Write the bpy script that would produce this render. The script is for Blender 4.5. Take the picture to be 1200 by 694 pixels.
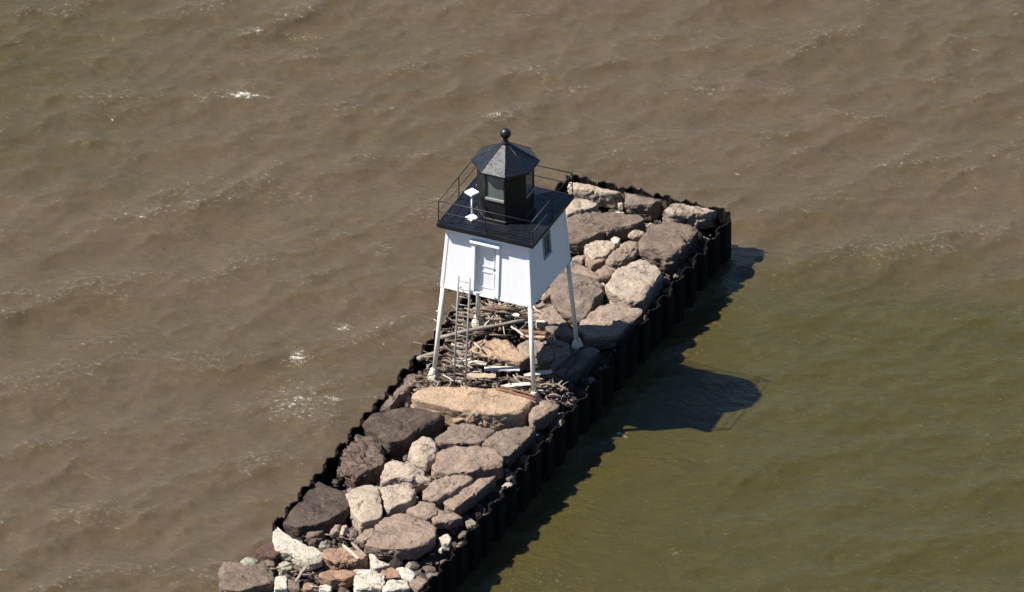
import bpy, bmesh, math, random
import numpy as np
from mathutils import Vector, Matrix, noise

# ------------------------------------------------------------------ scene
for o in list(bpy.data.objects):
    bpy.data.objects.remove(o, do_unlink=True)
scene = bpy.context.scene
COL = scene.collection
R = math.radians

# ------------------------------------------------------------------ camera
# Local frame: X across the pier (to the right), Y along it (away), Z up.
# Origin: pier top under the middle of the tower.  Aerial telephoto view.
PITCH = R(31.8)
YAW = R(23.4)                      # view direction against the pier axis
DIST = 600.0
PXM = 32.0                         # photo pixels (1200 wide) per metre
F_PX = PXM * DIST
FH = Vector((-math.sin(YAW), math.cos(YAW), 0))      # horizontal view direction
RH = Vector((math.cos(YAW), math.sin(YAW), 0))       # image right
FWD = FH * math.cos(PITCH) - Vector((0, 0, 1)) * math.sin(PITCH)
UP = FH * math.sin(PITCH) + Vector((0, 0, 1)) * math.cos(PITCH)
AIM = Vector((-1.51, 4.08, 0))
CAM = AIM - FWD * DIST
cam_d = bpy.data.cameras.new('camera')
cam = bpy.data.objects.new('camera', cam_d)
COL.objects.link(cam)
m = Matrix((RH, UP, -FWD)).transposed().to_4x4()
m.translation = CAM
cam.matrix_world = m
cam_d.sensor_width = 36.0
cam_d.lens = F_PX / 1200 * 36
cam_d.clip_start = 10
cam_d.clip_end = 20000
scene.camera = cam

def at(px, py, z):
    """point of the place at height z that the photograph shows at (px, py)"""
    d = FWD * F_PX + RH * (px - 600) + UP * (347 - py)
    t = (z - CAM.z) / d.z
    return CAM + d * t

# ------------------------------------------------------------------ light
SUN_EL = R(51)
SUN_AZ = R(0.5)                    # shadows fall to image right
tr = RH * math.cos(SUN_AZ) + FH * math.sin(SUN_AZ)   # horizontal travel of the light
sun_to = -tr * math.cos(SUN_EL) + Vector((0, 0, math.sin(SUN_EL)))
world = bpy.data.worlds.new('World')
scene.world = world
world.use_nodes = True
wn = world.node_tree.nodes
sky = wn.new('ShaderNodeTexSky')
sky.sky_type = 'NISHITA'
sky.sun_disc = False
sky.sun_elevation = SUN_EL
sky.sun_rotation = math.atan2(sun_to.x, sun_to.y)
sky.air_density = 1.0
sky.dust_density = 0.1
sky.ozone_density = 6.0
world.node_tree.links.new(sky.outputs['Color'], wn['Background'].inputs['Color'])
wn['Background'].inputs['Strength'].default_value = 0.055
sun_d = bpy.data.lights.new('sun', 'SUN')
sun_d.energy = 5.0
sun_d.angle = R(0.53)
sun_d.color = (1.0, 0.955, 0.88)
sun = bpy.data.objects.new('sun', sun_d)
COL.objects.link(sun)
sun.rotation_euler = sun_to.to_track_quat('Z', 'Y').to_euler()
sun.location = (-20, -10, 60)

vs = scene.view_settings
vs.view_transform = 'Standard'
vs.look = 'None'
vs.gamma = 1
vs.use_curve_mapping = False
vs.exposure = 0.95
scene.render.engine = 'CYCLES'

# ------------------------------------------------------------------ helpers
class MB:
    def __init__(s):
        s.v = []; s.f = []
    def add(s, vs, fs):
        b = len(s.v)
        s.v += [tuple(v) for v in vs]
        s.f += [tuple(i + b for i in f) for f in fs]
        return s
    def hexa(s, p):
        """eight corners: four bottom ccw, four top ccw"""
        return s.add(p, [(3, 2, 1, 0), (4, 5, 6, 7), (0, 1, 5, 4), (1, 2, 6, 5), (2, 3, 7, 6), (3, 0, 4, 7)])
    def box(s, c, d, rz=0, mat=None):
        x, y, z = d[0] / 2, d[1] / 2, d[2] / 2
        M = mat or Matrix.Rotation(rz, 3, 'Z')
        c = Vector(c)
        P = [c + M @ Vector(q) for q in ((-x, -y, -z), (x, -y, -z), (x, y, -z), (-x, y, -z), (-x, -y, z), (x, -y, z), (x, y, z), (-x, y, z))]
        return s.hexa(P)
    def tube(s, pts, rad, n=8, cap=True):
        pts = [Vector(p) for p in pts]
        if not hasattr(rad, '__len__'):
            rad = [rad] * len(pts)
        b = len(s.v)
        ref = None
        for i, p in enumerate(pts):
            d = (pts[min(i + 1, len(pts) - 1)] - pts[max(i - 1, 0)]).normalized()
            if ref is None:
                ref = Vector((0, 0, 1)) if abs(d.z) < .9 else Vector((1, 0, 0))
            a = d.cross(ref).normalized(); c = a.cross(d).normalized()
            for k in range(n):
                t = 2 * math.pi * k / n
                s.v.append(tuple(p + (a * math.cos(t) + c * math.sin(t)) * rad[i]))
        for i in range(len(pts) - 1):
            for k in range(n):
                k2 = (k + 1) % n
                s.f.append((b + i * n + k, b + (i + 1) * n + k, b + (i + 1) * n + k2, b + i * n + k2))
        if cap:
            s.f.append(tuple(b + k for k in range(n)))
            e = b + (len(pts) - 1) * n
            s.f.append(tuple(e + k for k in reversed(range(n))))
        return s
    def lathe(s, c, prof, n=24, phase=0):
        c = Vector(c); b = len(s.v)
        for r, z in prof:
            for k in range(n):
                t = phase + 2 * math.pi * k / n
                s.v.append((c.x + r * math.cos(t), c.y + r * math.sin(t), c.z + z))
        for i in range(len(prof) - 1):
            for k in range(n):
                k2 = (k + 1) % n
                s.f.append((b + i * n + k, b + i * n + k2, b + (i + 1) * n + k2, b + (i + 1) * n + k))
        s.f.append(tuple(b + k for k in reversed(range(n))))
        e = b + (len(prof) - 1) * n
        s.f.append(tuple(e + k for k in range(n)))
        return s
    def mesh(s, name, mat, smooth=False):
        me = bpy.data.meshes.new(name)
        me.from_pydata(s.v, [], s.f)
        if mat: me.materials.append(mat)
        if smooth:
            me.polygons.foreach_set('use_smooth', [True] * len(me.polygons))
        me.validate(); me.update()
        return me
    def build(s, name, mat, parent=None, smooth=False, bevel=0):
        o = bpy.data.objects.new(name, s.mesh(name, mat, smooth))
        COL.objects.link(o)
        if bevel:
            b = o.modifiers.new('bevel', 'BEVEL'); b.width = bevel; b.segments = 2
        if parent: o.parent = parent
        return o

def tag(o, label=None, cat=None, group=None, kind=None):
    if label: o['label'] = label
    if cat: o['category'] = cat
    if group: o['group'] = group
    if kind: o['kind'] = kind
    return o

def empty(name, loc=(0, 0, 0)):
    o = bpy.data.objects.new(name, None); COL.objects.link(o)
    o.location = loc; o.empty_display_size = .2
    return o

# ------------------------------------------------------------------ materials
class NT:
    def __init__(s, name):
        s.m = bpy.data.materials.new(name); s.m.use_nodes = True
        s.n = s.m.node_tree.nodes; s.l = s.m.node_tree.links
        s.p = s.n['Principled BSDF']
    def node(s, t, **kw):
        o = s.n.new(t)
        for k, v in kw.items(): setattr(o, k, v)
        return o
    def link(s, a, b): s.l.new(a, b)
    def noise(s, vec, scale, detail=4, rough=.55, dim='3D'):
        n = s.node('ShaderNodeTexNoise'); n.noise_dimensions = dim
        n.inputs['Scale'].default_value = scale; n.inputs['Detail'].default_value = detail
        n.inputs['Roughness'].default_value = rough
        if vec: s.link(vec, n.inputs['Vector'])
        return n
    def ramp(s, fac, stops, interp='LINEAR'):
        r = s.node('ShaderNodeValToRGB'); cr = r.color_ramp; cr.interpolation = interp
        while len(cr.elements) < len(stops): cr.elements.new(.5)
        for e, (p, c) in zip(cr.elements, stops):
            e.position = p; e.color = (c, c, c, 1) if not hasattr(c, '__len__') else (*c, 1)
        s.link(fac, r.inputs['Fac'])
        return r
    def mix(s, fac, a, b, mode='MIX'):
        n = s.node('ShaderNodeMix', data_type='RGBA', blend_type=mode)
        for sock, v in ((n.inputs[0], fac), (n.inputs[6], a), (n.inputs[7], b)):
            if isinstance(v, bpy.types.NodeSocket): s.link(v, sock)
            elif hasattr(v, '__len__'): sock.default_value = (*v, 1)
            else: sock.default_value = v
        return n.outputs[2]
    def bump(s, h, strength, dist, normal=None):
        b = s.node('ShaderNodeBump'); b.inputs['Strength'].default_value = strength
        b.inputs['Distance'].default_value = dist
        s.link(h, b.inputs['Height'])
        if normal: s.link(normal, b.inputs['Normal'])
        return b.outputs['Normal']
    def coords(s, rnd=True):
        tc = s.node('ShaderNodeTexCoord')
        if not rnd: return tc.outputs['Object']
        oi = s.node('ShaderNodeObjectInfo')
        mul = s.node('ShaderNodeMath', operation='MULTIPLY'); mul.inputs[1].default_value = 57.0
        s.link(oi.outputs['Random'], mul.inputs[0])
        ad = s.node('ShaderNodeVectorMath', operation='ADD')
        s.link(tc.outputs['Object'], ad.inputs[0]); s.link(mul.outputs[0], ad.inputs[1])
        return ad.outputs[0]

def rock_mat(name, base, alt, stain, stain_amt=.5, scale=1.0):
    kk = .92
    base, alt, stain = (tuple(x * kk * w for x, w in zip(q, (1.04, 1.0, .965))) for q in (base, alt, stain))
    t = NT(name); v = t.coords()
    n1 = t.noise(v, 1.6 * scale, 6, .62)
    c = t.mix(t.ramp(n1.outputs['Fac'], [(.36, 0), (.62, 1)]).outputs['Color'], base, alt)
    n2 = t.noise(v, 4.5 * scale, 8, .7)
    st = t.ramp(n2.outputs['Fac'], [(.66 - .22 * stain_amt, 0), (.76 - .18 * stain_amt, 1)])
    c = t.mix(st.outputs['Color'], c, stain)
    n3 = t.noise(v, 32, 3, .7)
    c = t.mix(.8, c, t.ramp(n3.outputs['Fac'], [(.3, .42), (.7, 1.12)]).outputs['Color'], 'MULTIPLY')
    wv = t.node('ShaderNodeVectorMath', operation='MULTIPLY_ADD')
    t.link(n1.outputs['Color'], wv.inputs[0]); wv.inputs[1].default_value = (.9, .9, .9); t.link(v, wv.inputs[2])
    vo = t.node('ShaderNodeTexVoronoi', feature='DISTANCE_TO_EDGE'); vo.inputs['Scale'].default_value = 1.05 * scale
    t.link(wv.outputs[0], vo.inputs['Vector'])
    crack = t.ramp(vo.outputs['Distance'], [(.0, 1), (.012, .9), (.03, 0)])
    gate = t.ramp(t.noise(v, 1.1, 2, .5).outputs['Fac'], [(.57, 0), (.66, .7)])
    ck = t.node('ShaderNodeMath', operation='MULTIPLY'); t.link(crack.outputs['Color'], ck.inputs[0]); t.link(gate.outputs['Color'], ck.inputs[1])
    c = t.mix(ck.outputs[0], c, tuple(x * .5 for x in stain))
    n6 = t.noise(v, 8, 6, .78)
    c = t.mix(.65, c, t.ramp(n6.outputs['Fac'], [(.34, .55), (.5, 1.0), (.66, 1.22)]).outputs['Color'], 'MULTIPLY')
    n5 = t.noise(v, 11, 4, .6)
    pale = t.ramp(n5.outputs['Fac'], [(.64, 0), (.72, .55)])
    c = t.mix(pale.outputs['Color'], c, tuple(min(.75, x * 1.5 + .08) for x in base))
    t.link(c, t.p.inputs['Base Color'])
    t.p.inputs['Roughness'].default_value = .92
    t.p.inputs['Specular IOR Level'].default_value = .2
    nb = t.bump(n2.outputs['Fac'], .75, .12)
    inv = t.node('ShaderNodeMath', operation='SUBTRACT'); inv.inputs[0].default_value = 1; t.link(ck.outputs[0], inv.inputs[1])
    nb = t.bump(inv.outputs[0], .8, .06, nb)
    n4 = t.noise(v, 14, 5, .7)
    nb = t.bump(n4.outputs['Fac'], .8, .06, nb)
    t.link(nb, t.p.inputs['Normal'])
    return t.m

MR = {
    'cream':  rock_mat('rock_cream', (.54, .45, .36), (.41, .33, .262), (.18, .14, .115), .15),
    'lichen': rock_mat('rock_blotched', (.50, .43, .34), (.40, .33, .26), (.10, .062, .06), .75, .55),
    'tan':    rock_mat('rock_tan', (.40, .315, .25), (.29, .225, .18), (.13, .10, .08), .3),
    'orange': rock_mat('rock_orange_tan', (.54, .39, .27), (.43, .315, .225), (.20, .15, .11), .25),
    'rust':   rock_mat('rock_rust', (.43, .275, .185), (.33, .215, .15), (.17, .10, .07), .45),
    'pink':   rock_mat('rock_pink', (.38, .288, .225), (.285, .214, .172), (.14, .11, .10), .3),
    'grey':   rock_mat('rock_grey', (.28, .222, .180), (.19, .150, .124), (.085, .068, .056), .35),
    'brown':  rock_mat('rock_brown', (.255, .195, .152), (.17, .13, .104), (.075, .058, .05), .4),
    'dark':   rock_mat('rock_dark', (.135, .100, .080), (.072, .054, .046), (.26, .20, .155), .38),
    'crumbly': rock_mat('rock_crumbly', (.24, .18, .14), (.13, .095, .078), (.04, .03, .028), .8, 1.2),
    'white':  rock_mat('rock_white', (.70, .655, .57), (.55, .49, .40), (.26, .20, .145), .45),
    'maroon': rock_mat('rock_maroon', (.15, .085, .07), (.11, .065, .055), (.05, .035, .03), .3),
    'sage':   rock_mat('rock_sage', (.40, .40, .30), (.33, .32, .24), (.15, .14, .11), .2),
}

def paint_mat(name, col, rough, dirt, dirt_amt=.3, spec=.5, streak=True, bump=.15):
    t = NT(name); v = t.coords(False)
    mp = t.node('ShaderNodeMapping'); mp.inputs['Scale'].default_value = (6, 6, .8) if streak else (2, 2, 2)
    t.link(v, mp.inputs['Vector'])
    n = t.noise(mp.outputs['Vector'], 1.2, 6, .65)
    f = t.ramp(n.outputs['Fac'], [(.5, 0), (.78, dirt_amt)])
    c = t.mix(f.outputs['Color'], col, dirt)
    n2 = t.noise(v, 9, 5, .7)
    c = t.mix(t.ramp(n2.outputs['Fac'], [(.62, 0), (.72, dirt_amt)]).outputs['Color'], c, dirt)
    t.link(c, t.p.inputs['Base Color'])
    r = t.ramp(n2.outputs['Fac'], [(.3, max(.05, rough - .1)), (.7, min(1, rough + .12))])
    t.link(r.outputs['Color'], t.p.inputs['Roughness'])
    t.p.inputs['Specular IOR Level'].default_value = spec
    n3 = t.noise(v, 40, 4, .6)
    t.link(t.bump(n3.outputs['Fac'], bump, .02), t.p.inputs['Normal'])
    return t.m

M = {}
M['white'] = paint_mat('white_paint', (.84, .84, .85), .6, (.66, .64, .60), .10)
M['white_leg'] = paint_mat('white_leg_paint', (.76, .72, .64), .5, (.45, .33, .22), .5)
M['door'] = paint_mat('white_door_paint', (.74, .75, .76), .5, (.5, .46, .4), .35)
M['black'] = paint_mat('black_paint', (.006, .0065, .008), .42, (.014, .014, .016), .5, .5, False, .1)
M['roofblack'] = paint_mat('roof_black_paint', (.006, .0075, .011), .30, (.014, .016, .02), .6, .55, False, .02)
M['deck'] = paint_mat('deck_black_paint', (.005, .0065, .010), .38, (.020, .020, .020), .6, .5, False, .15)
M['steel'] = paint_mat('grey_steel', (.26, .255, .245), .55, (.16, .12, .09), .35)
M['rail'] = paint_mat('rail_steel', (.016, .014, .014), .55, (.04, .026, .018), .6)
M['concrete'] = paint_mat('footing_concrete', (.56, .52, .44), .9, (.3, .26, .2), .6, .2, False, .6)
M['soffit'] = paint_mat('floor_timber', (.16, .14, .12), .85, (.08, .07, .06), .5, .2, False)
M['stand'] = paint_mat('stand_white', (.82, .82, .82), .5, (.6, .58, .52), .2)
M['dark'] = paint_mat('dark_metal', (.03, .03, .032), .5, (.06, .05, .04), .4)

t = NT('lantern_glazing')
t.p.inputs['Base Color'].default_value = (.20, .235, .22, 1)
t.p.inputs['Roughness'].default_value = .12
t.p.inputs['Specular IOR Level'].default_value = .8
n = t.noise(t.coords(False), 2.2, 5, .6)
t.link(t.mix(t.ramp(n.outputs['Fac'], [(.35, 0), (.7, 1)]).outputs['Color'], (.09, .11, .105), (.15, .17, .16)), t.p.inputs['Base Color'])
M['glaze'] = t.m
t = NT('window_glass')
t.p.inputs['Base Color'].default_value = (.11, .12, .125, 1)
t.p.inputs['Roughness'].default_value = .08
M['glass'] = t.m

def wood_mat(name, a, b):
    t = NT(name); v = t.coords()
    n = t.noise(v, 5, 6, .7)
    c = t.mix(t.ramp(n.outputs['Fac'], [(.35, 0), (.65, 1)]).outputs['Color'], a, b)
    n2 = t.noise(v, 45, 3, .7)
    c = t.mix(.5, c, t.ramp(n2.outputs['Fac'], [(.3, .45), (.7, 1.0)]).outputs['Color'], 'MULTIPLY')
    t.link(c, t.p.inputs['Base Color'])
    t.p.inputs['Roughness'].default_value = .9
    t.p.inputs['Specular IOR Level'].default_value = .2
    t.link(t.bump(n2.outputs['Fac'], .5, .02), t.p.inputs['Normal'])
    return t.m
M['wood_pale'] = wood_mat('driftwood_pale', (.62, .56, .48), (.46, .40, .33))
M['wood_grey'] = wood_mat('driftwood_grey', (.36, .30, .25), (.24, .195, .16))
M['wood_tan'] = wood_mat('driftwood_tan', (.46, .36, .25), (.34, .26, .18))
M['wood_red'] = wood_mat('driftwood_red', (.26, .13, .08), (.17, .085, .055))
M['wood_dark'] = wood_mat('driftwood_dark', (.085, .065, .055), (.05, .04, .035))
M['board_white'] = wood_mat('board_white', (.70, .65, .57), (.52, .46, .38))

# twigs and small stones: many pieces in one mesh, colour differs from island to island
def island_mat(name, stops, bump=.4):
    t = NT(name)
    g = t.node('ShaderNodeNewGeometry')
    c = t.ramp(g.outputs['Random Per Island'], stops)
    n = t.noise(t.coords(False), 20, 4, .7)
    col = t.mix(.6, c.outputs['Color'], t.ramp(n.outputs['Fac'], [(.3, .45), (.7, 1.0)]).outputs['Color'], 'MULTIPLY')
    t.link(col, t.p.inputs['Base Color'])
    t.p.inputs['Roughness'].default_value = .92
    t.p.inputs['Specular IOR Level'].default_value = .15
    t.link(t.bump(n.outputs['Fac'], bump, .04), t.p.inputs['Normal'])
    return t.m
M['twig'] = island_mat('twigs', [(0, (.11, .075, .055)), (.25, (.18, .13, .10)), (.5, (.29, .23, .18)), (.75, (.15, .095, .07)), (.93, (.48, .41, .33))])
M['rubble'] = island_mat('small_stones', [(0, (.035, .03, .027)), (.35, (.075, .06, .052)), (.65, (.13, .105, .088)), (.85, (.20, .165, .135)), (.97, (.34, .30, .25))])

# corroded sheet pile steel
t = NT('sheet_pile_steel'); v = t.coords()
n = t.noise(v, 2.5, 7, .7)
c = t.mix(t.ramp(n.outputs['Fac'], [(.42, 0), (.7, 1)]).outputs['Color'], (.007, .0065, .007), (.014, .010, .0085))
t.link(c, t.p.inputs['Base Color'])
t.p.inputs['Roughness'].default_value = .9
t.p.inputs['Specular IOR Level'].default_value = .08
n2 = t.noise(v, 22, 5, .7)
t.link(t.bump(n2.outputs['Fac'], .6, .03), t.p.inputs['Normal'])
M['pile'] = t.m
t = NT('fill_soil'); v = t.coords(False)
n = t.noise(v, 3, 6, .7)
t.link(t.mix(n.outputs['Fac'], (.05, .042, .036), (.12, .098, .08)), t.p.inputs['Base Color'])
t.p.inputs['Roughness'].default_value = 1
t.link(t.bump(n.outputs['Fac'], .8, .15), t.p.inputs['Normal'])
M['fill'] = t.m

# ------------------------------------------------------------------ water
WATER_Z = -1.56
def stretched(lo, hi, step, far):
    core = list(np.arange(lo, hi, step))
    out = []; x = hi; s = step
    while x < far:
        out.append(x); s *= 1.35; x += s
    left = []; x = lo - step; s = step
    while x > -far:
        left.append(x); s *= 1.35; x -= s
    return np.array(left[::-1] + core + out)

def smooth01(x): 
    x = np.clip(x, 0, 1); return x * x * (3 - 2 * x)

PL_FAR = at(664, 210, .15); PL_NEAR = at(320, 620, .15)       # left wall line, top of the piles
PR_FAR = at(856, 251, .1); PR_NEAR = at(474, 715, .1)       # right wall line

def build_water():
    # the sheet's own axes follow the image so that its fine part covers what is seen
    U = stretched(-23, 23, .115, 6000)      # to image right
    V = stretched(-27, 27, .135, 6000)      # away
    c = AIM
    uu, vv = np.meshgrid(U, V)
    X = c.x + uu * RH.x + vv * FH.x
    Y = c.y + uu * RH.y + vv * FH.y
    rng = np.random.default_rng(7)
    H = np.zeros_like(X); DU = np.zeros_like(X); DV = np.zeros_like(X)
    fine = smooth01((60 - np.hypot(uu, vv)) / 30)
    # shelter behind the pier
    lee = smooth01((X - 3.0) / 3.0) * smooth01((16 - Y) / 8)
    amp_loc = (1 - .5 * lee)
    ang0 = R(109)                            # travel direction of the swell in sheet axes
    for i in range(170):
        lam = .42 * (7.0 / .42) ** rng.random()
        a = ang0 + rng.normal(0, .46 if lam > 2 else .7)
        k = 2 * math.pi / lam
        sl = (.025 if lam > 3 else .028 if lam > 1.4 else .029) * rng.uniform(.5, 1.4)
        A = sl / k
        ph = rng.uniform(0, 6.283)
        # slow modulation so that crests are short
        k2 = k * rng.uniform(.1, .22); a2 = a + rng.uniform(.9, 2.2)
        env = .6 + .4 * np.sin(k2 * (uu * math.cos(a2) + vv * math.sin(a2)) + rng.uniform(0, 6.28))
        th = k * (uu * math.cos(a) + vv * math.sin(a)) + ph
        w = A * env * (amp_loc if lam > 1.2 else (1 - .25 * lee))
        H += w * np.cos(th)
        DU -= w * np.sin(th) * math.cos(a); DV -= w * np.sin(th) * math.sin(a)
    H *= fine; DU *= fine; DV *= fine
    X2 = X + 1.1 * (DU * RH.x + DV * FH.x); Y2 = Y + 1.1 * (DU * RH.y + DV * FH.y)
    Z = WATER_Z + H
    nv, nu = X.shape
    co = np.stack([X2, Y2, Z], -1).reshape(-1, 3).astype(np.float32)
    idx = np.arange(nv * nu).reshape(nv, nu)
    q = np.stack([idx[:-1, :-1], idx[:-1, 1:], idx[1:, 1:], idx[1:, :-1]], -1).reshape(-1, 4)
    me = bpy.data.meshes.new('water')
    me.vertices.add(len(co)); me.vertices.foreach_set('co', co.ravel())
    me.loops.add(q.size); me.loops.foreach_set('vertex_index', q.ravel().astype(np.int32))
    me.polygons.add(len(q)); me.polygons.foreach_set('loop_start', (np.arange(len(q)) * 4).astype(np.int32))
    me.polygons.foreach_set('use_smooth', np.ones(len(q), dtype=bool))
    me.update(calc_edges=True)
    # silt: brown on the exposed side, olive in the sheltered water
    silt = smooth01((X - 2.8) / 2.2) * smooth01((15.5 - Y + .2 * X) / 8)
    silt = np.clip(silt + .5 * smooth01((-uu - 8) / 12) * smooth01((vv - 8) / 8), 0, 1)
    # foam: breaking patches on the exposed side and at the wall foot
    foam = np.zeros_like(X)
    for px, py, rx, ry, s in ((290, 113, 26, 5, 1.0), (350, 418, 12, 10, 1.0), (345, 468, 48, 26, .55), (400, 380, 12, 6, .7),
                              (392, 470, 14, 8, .6), (300, 38, 24, 6, .55), (350, 40, 34, 4, .45), (585, 136, 30, 8, .6), (665, 106, 28, 6, .5),
                              (828, 108, 22, 6, .45), (458, 130, 10, 4, .6), (760, 190, 30, 4, .35), (730, 508, 8, 4, .9),
                              (792, 648, 10, 3, .7), (868, 205, 12, 3, .5), (445, 290, 18, 8, .5), (340, 230, 60, 8, .3),
                              (640, 680, 40, 10, .3), (420, 540, 30, 14, .4), (300, 540, 30, 20, .35), (520, 330, 20, 14, .35)):
        p = at(px, py, WATER_Z) - c
        u0 = p.dot(RH); v0 = p.dot(FH)
        d = ((uu - u0) / (rx / PXM)) ** 2 + ((vv - v0) / (ry / PXM / .53)) ** 2
        foam = np.maximum(foam, s * np.exp(-d * .9))
    crest = smooth01((H / (H[fine > .5].std() + 1e-6) - .2) / 1.6)
    foam = foam * (.74 + .3 * crest)
    foam = np.maximum(foam, .25 * crest ** 2 * (1 - lee) * fine)
    xl = PL_NEAR.x + (PL_FAR.x - PL_NEAR.x) * (Y - PL_NEAR.y) / (PL_FAR.y - PL_NEAR.y)
    foam = np.maximum(foam, .42 * np.exp(-np.abs(xl - .45 - X) / .25) * (Y < PL_FAR.y) * (Y > -18))
    for nm, arr in (('silt', silt), ('foam', foam)):
        a = me.attributes.new(nm, 'FLOAT', 'POINT')
        a.data.foreach_set('value', arr.ravel().astype(np.float32))
    t = NT('muddy_water')
    tc = t.coords(False)
    mp = t.node('ShaderNodeMapping'); mp.inputs['Rotation'].default_value = (0, 0, -(YAW + R(19)))
    mp.inputs['Scale'].default_value = (.38, 1, 1)
    t.link(tc, mp.inputs['Vector'])
    a1 = t.node('ShaderNodeAttribute', attribute_name='silt'); a2 = t.node('ShaderNodeAttribute', attribute_name='foam')
    big = t.noise(mp.outputs['Vector'], .16, 4, .6)
    fac = t.node('ShaderNodeMath', operation='ADD', use_clamp=True)
    t.link(a1.outputs['Fac'], fac.inputs[0])
    t.link(t.ramp(big.outputs['Fac'], [(.45, 0), (.8, .35)]).outputs['Color'], fac.inputs[1])
    c = t.mix(fac.outputs[0], (.094, .067, .0375), (.056, .0465, .0115))
    sn = t.noise(tc, .7, 5, .65)
    c = t.mix(.5, c, t.ramp(sn.outputs['Fac'], [(.3, .72), (.7, 1.05)]).outputs['Color'], 'MULTIPLY')
    # foam flecks
    fn = t.noise(tc, 5.5, 6, .75)
    sub = t.node('ShaderNodeMath', operation='MULTIPLY_ADD')
    t.link(a2.outputs['Fac'], sub.inputs[0]); sub.inputs[1].default_value = .30
    t.link(fn.outputs['Fac'], sub.inputs[2])
    fm = t.ramp(sub.outputs[0], [(.60, 0), (.71, .10), (.82, .72)])
    c = t.mix(fm.outputs['Color'], c, (.74, .70, .62))
    t.link(c, t.p.inputs['Base Color'])
    rr = t.mix(fm.outputs['Color'], (.10, .10, .10), (.8, .8, .8))
    t.link(rr, t.p.inputs['Roughness'])
    t.p.inputs['IOR'].default_value = 1.33
    t.p.inputs['Subsurface Weight'].default_value = .75
    t.p.inputs['Subsurface Radius'].default_value = (1.0, .8, .5)
    t.p.inputs['Subsurface Scale'].default_value = .34
    n1 = t.noise(mp.outputs['Vector'], 4.2, 5, .65)
    n2 = t.noise(mp.outputs['Vector'], 11.0, 3, .6)
    nb = t.bump(n1.outputs['Fac'], .62, .12)
    nb = t.bump(n2.outputs['Fac'], .50, .035, nb)
    t.link(nb, t.p.inputs['Normal'])
    me.materials.append(t.m)
    o = bpy.data.objects.new('water', me); COL.objects.link(o)
    tag(o, kind='structure')
build_water()

# ------------------------------------------------------------------ pier
pier = empty('pier', (0, 0, WATER_Z))
tag(pier, 'long stone-filled pier walled with black corrugated steel sheet piles', 'pier')
def P(o):
    o.parent = pier
    o.matrix_parent_inverse = Matrix.Translation((0, 0, -WATER_Z))
    return o

def pile_mesh(seed, W):
    """one corrugation of trapezoidal sheet piling, W long in x, flange towards -y (outwards), ragged top"""
    rnd = random.Random(seed)
    d = .18; th = .055
    prof = [(0, .0), (.16 * W, .0), (.30 * W, -d), (.70 * W, -d), (.84 * W, .0), (W, .0)]
    pts = []
    for (x0, y0), (x1, y1) in zip(prof[:-1], prof[1:]):
        for k in range(3):
            f = k / 3
            pts.append((x0 + (x1 - x0) * f, y0 + (y1 - y0) * f))
    pts.append(prof[-1])
    b = MB(); n = len(pts)
    top = [rnd.uniform(-.045, .045) + (-.10 if rnd.random() < .12 else 0) for _ in pts]
    rows = []
    for i, (x, y) in enumerate(pts):
        a = pts[max(0, i - 1)]; c = pts[min(n - 1, i + 1)]
        tx, ty = c[0] - a[0], c[1] - a[1]; L = math.hypot(tx, ty)
        nx, ny = -ty / L * th, tx / L * th
        rows.append([(x, y, -4.2), (x, y, top[i]), (x + nx, y + ny, top[i]), (x + nx, y + ny, -4.2)])
    vs = [p for r in rows for p in r]; fs = []
    for i in range(n - 1):
        for k in range(3):
            fs.append((i * 4 + k, i * 4 + k + 1, (i + 1) * 4 + k + 1, (i + 1) * 4 + k))
    b.add(vs, fs)
    return b.mesh('sheet_pile', M['pile'])

random.seed(5)
def pile_run(A, B, W0, outward_sign, lift=0):
    d = (B - A); L = d.length; n = max(1, round(L / W0)); W = L / n
    meshes = [pile_mesh(100 + k + int(outward_sign * 10) + n, W) for k in range(5)]
    ang = math.atan2(d.y, d.x)
    for i in range(n):
        o = bpy.data.objects.new('sheet_pile', meshes[random.randrange(5)]); COL.objects.link(o)
        o.location = A + d * (i / n) + Vector((0, 0, lift + random.uniform(-.06, .06)))
        o.rotation_euler = (0, 0, ang)
        P(o)
# run so that local -y points outwards (to the right of the run direction)
pile_run(PL_FAR, PL_NEAR, 1.08, 1)          # left wall, walked towards the viewer: outwards is -X
pile_run(PR_NEAR, PR_FAR, 1.08, 1)          # right wall
pile_run(PR_FAR, PL_FAR, 1.0, 1, .12)            # far end

# fill: rough surface between the walls, running on towards the shore
def build_fill():
    nx, ny = 50, 190
    y0, y1 = -30.0, PL_FAR.y - .05
    vs = []; fs = []
    for j in range(ny + 1):
        y = y0 + (y1 - y0) * j / ny
        def line(A, B):
            f = (y - A.y) / (B.y - A.y); return A.x + (B.x - A.x) * f
        xl = line(PL_NEAR, PL_FAR) + .05; xr = line(PR_NEAR, PR_FAR) - .05
        open_left = max(0, min(1, (-15.0 - y) / 1.2))
        xl -= 1.5 * open_left
        for i in range(nx + 1):
            s = i / nx
            x = xl + (xr - xl) * s
            z = -.78 + .16 * noise.fractal(Vector((x * .9, y * .9, 3.1)), .8, 2.2, 4)
            edge = max(0, (.22 - s) / .22) * open_left
            z -= 1.7 * edge ** 1.3
            z -= .35 * max(0, min(1, (s - .86) / .06))
            vs.append((x, y, z))
    for j in range(ny):
        for i in range(nx):
            a = j * (nx + 1) + i
            fs.append((a, a + 1, a + nx + 2, a + nx + 1))
    b = MB(); b.add(vs, fs)
    P(b.build('fill', M['fill'], None, True))
build_fill()

# ------------------------------------------------------------------ rocks
def ico(sub):
    bm = bmesh.new(); bmesh.ops.create_icosphere(bm, subdivisions=sub, radius=1)
    v = [tuple(x.co) for x in bm.verts]; f = [tuple(y.index for y in x.verts) for x in bm.faces]
    bm.free(); return v, f
ICO = {k: ico(k) for k in (1, 2, 4, 5)}

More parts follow.
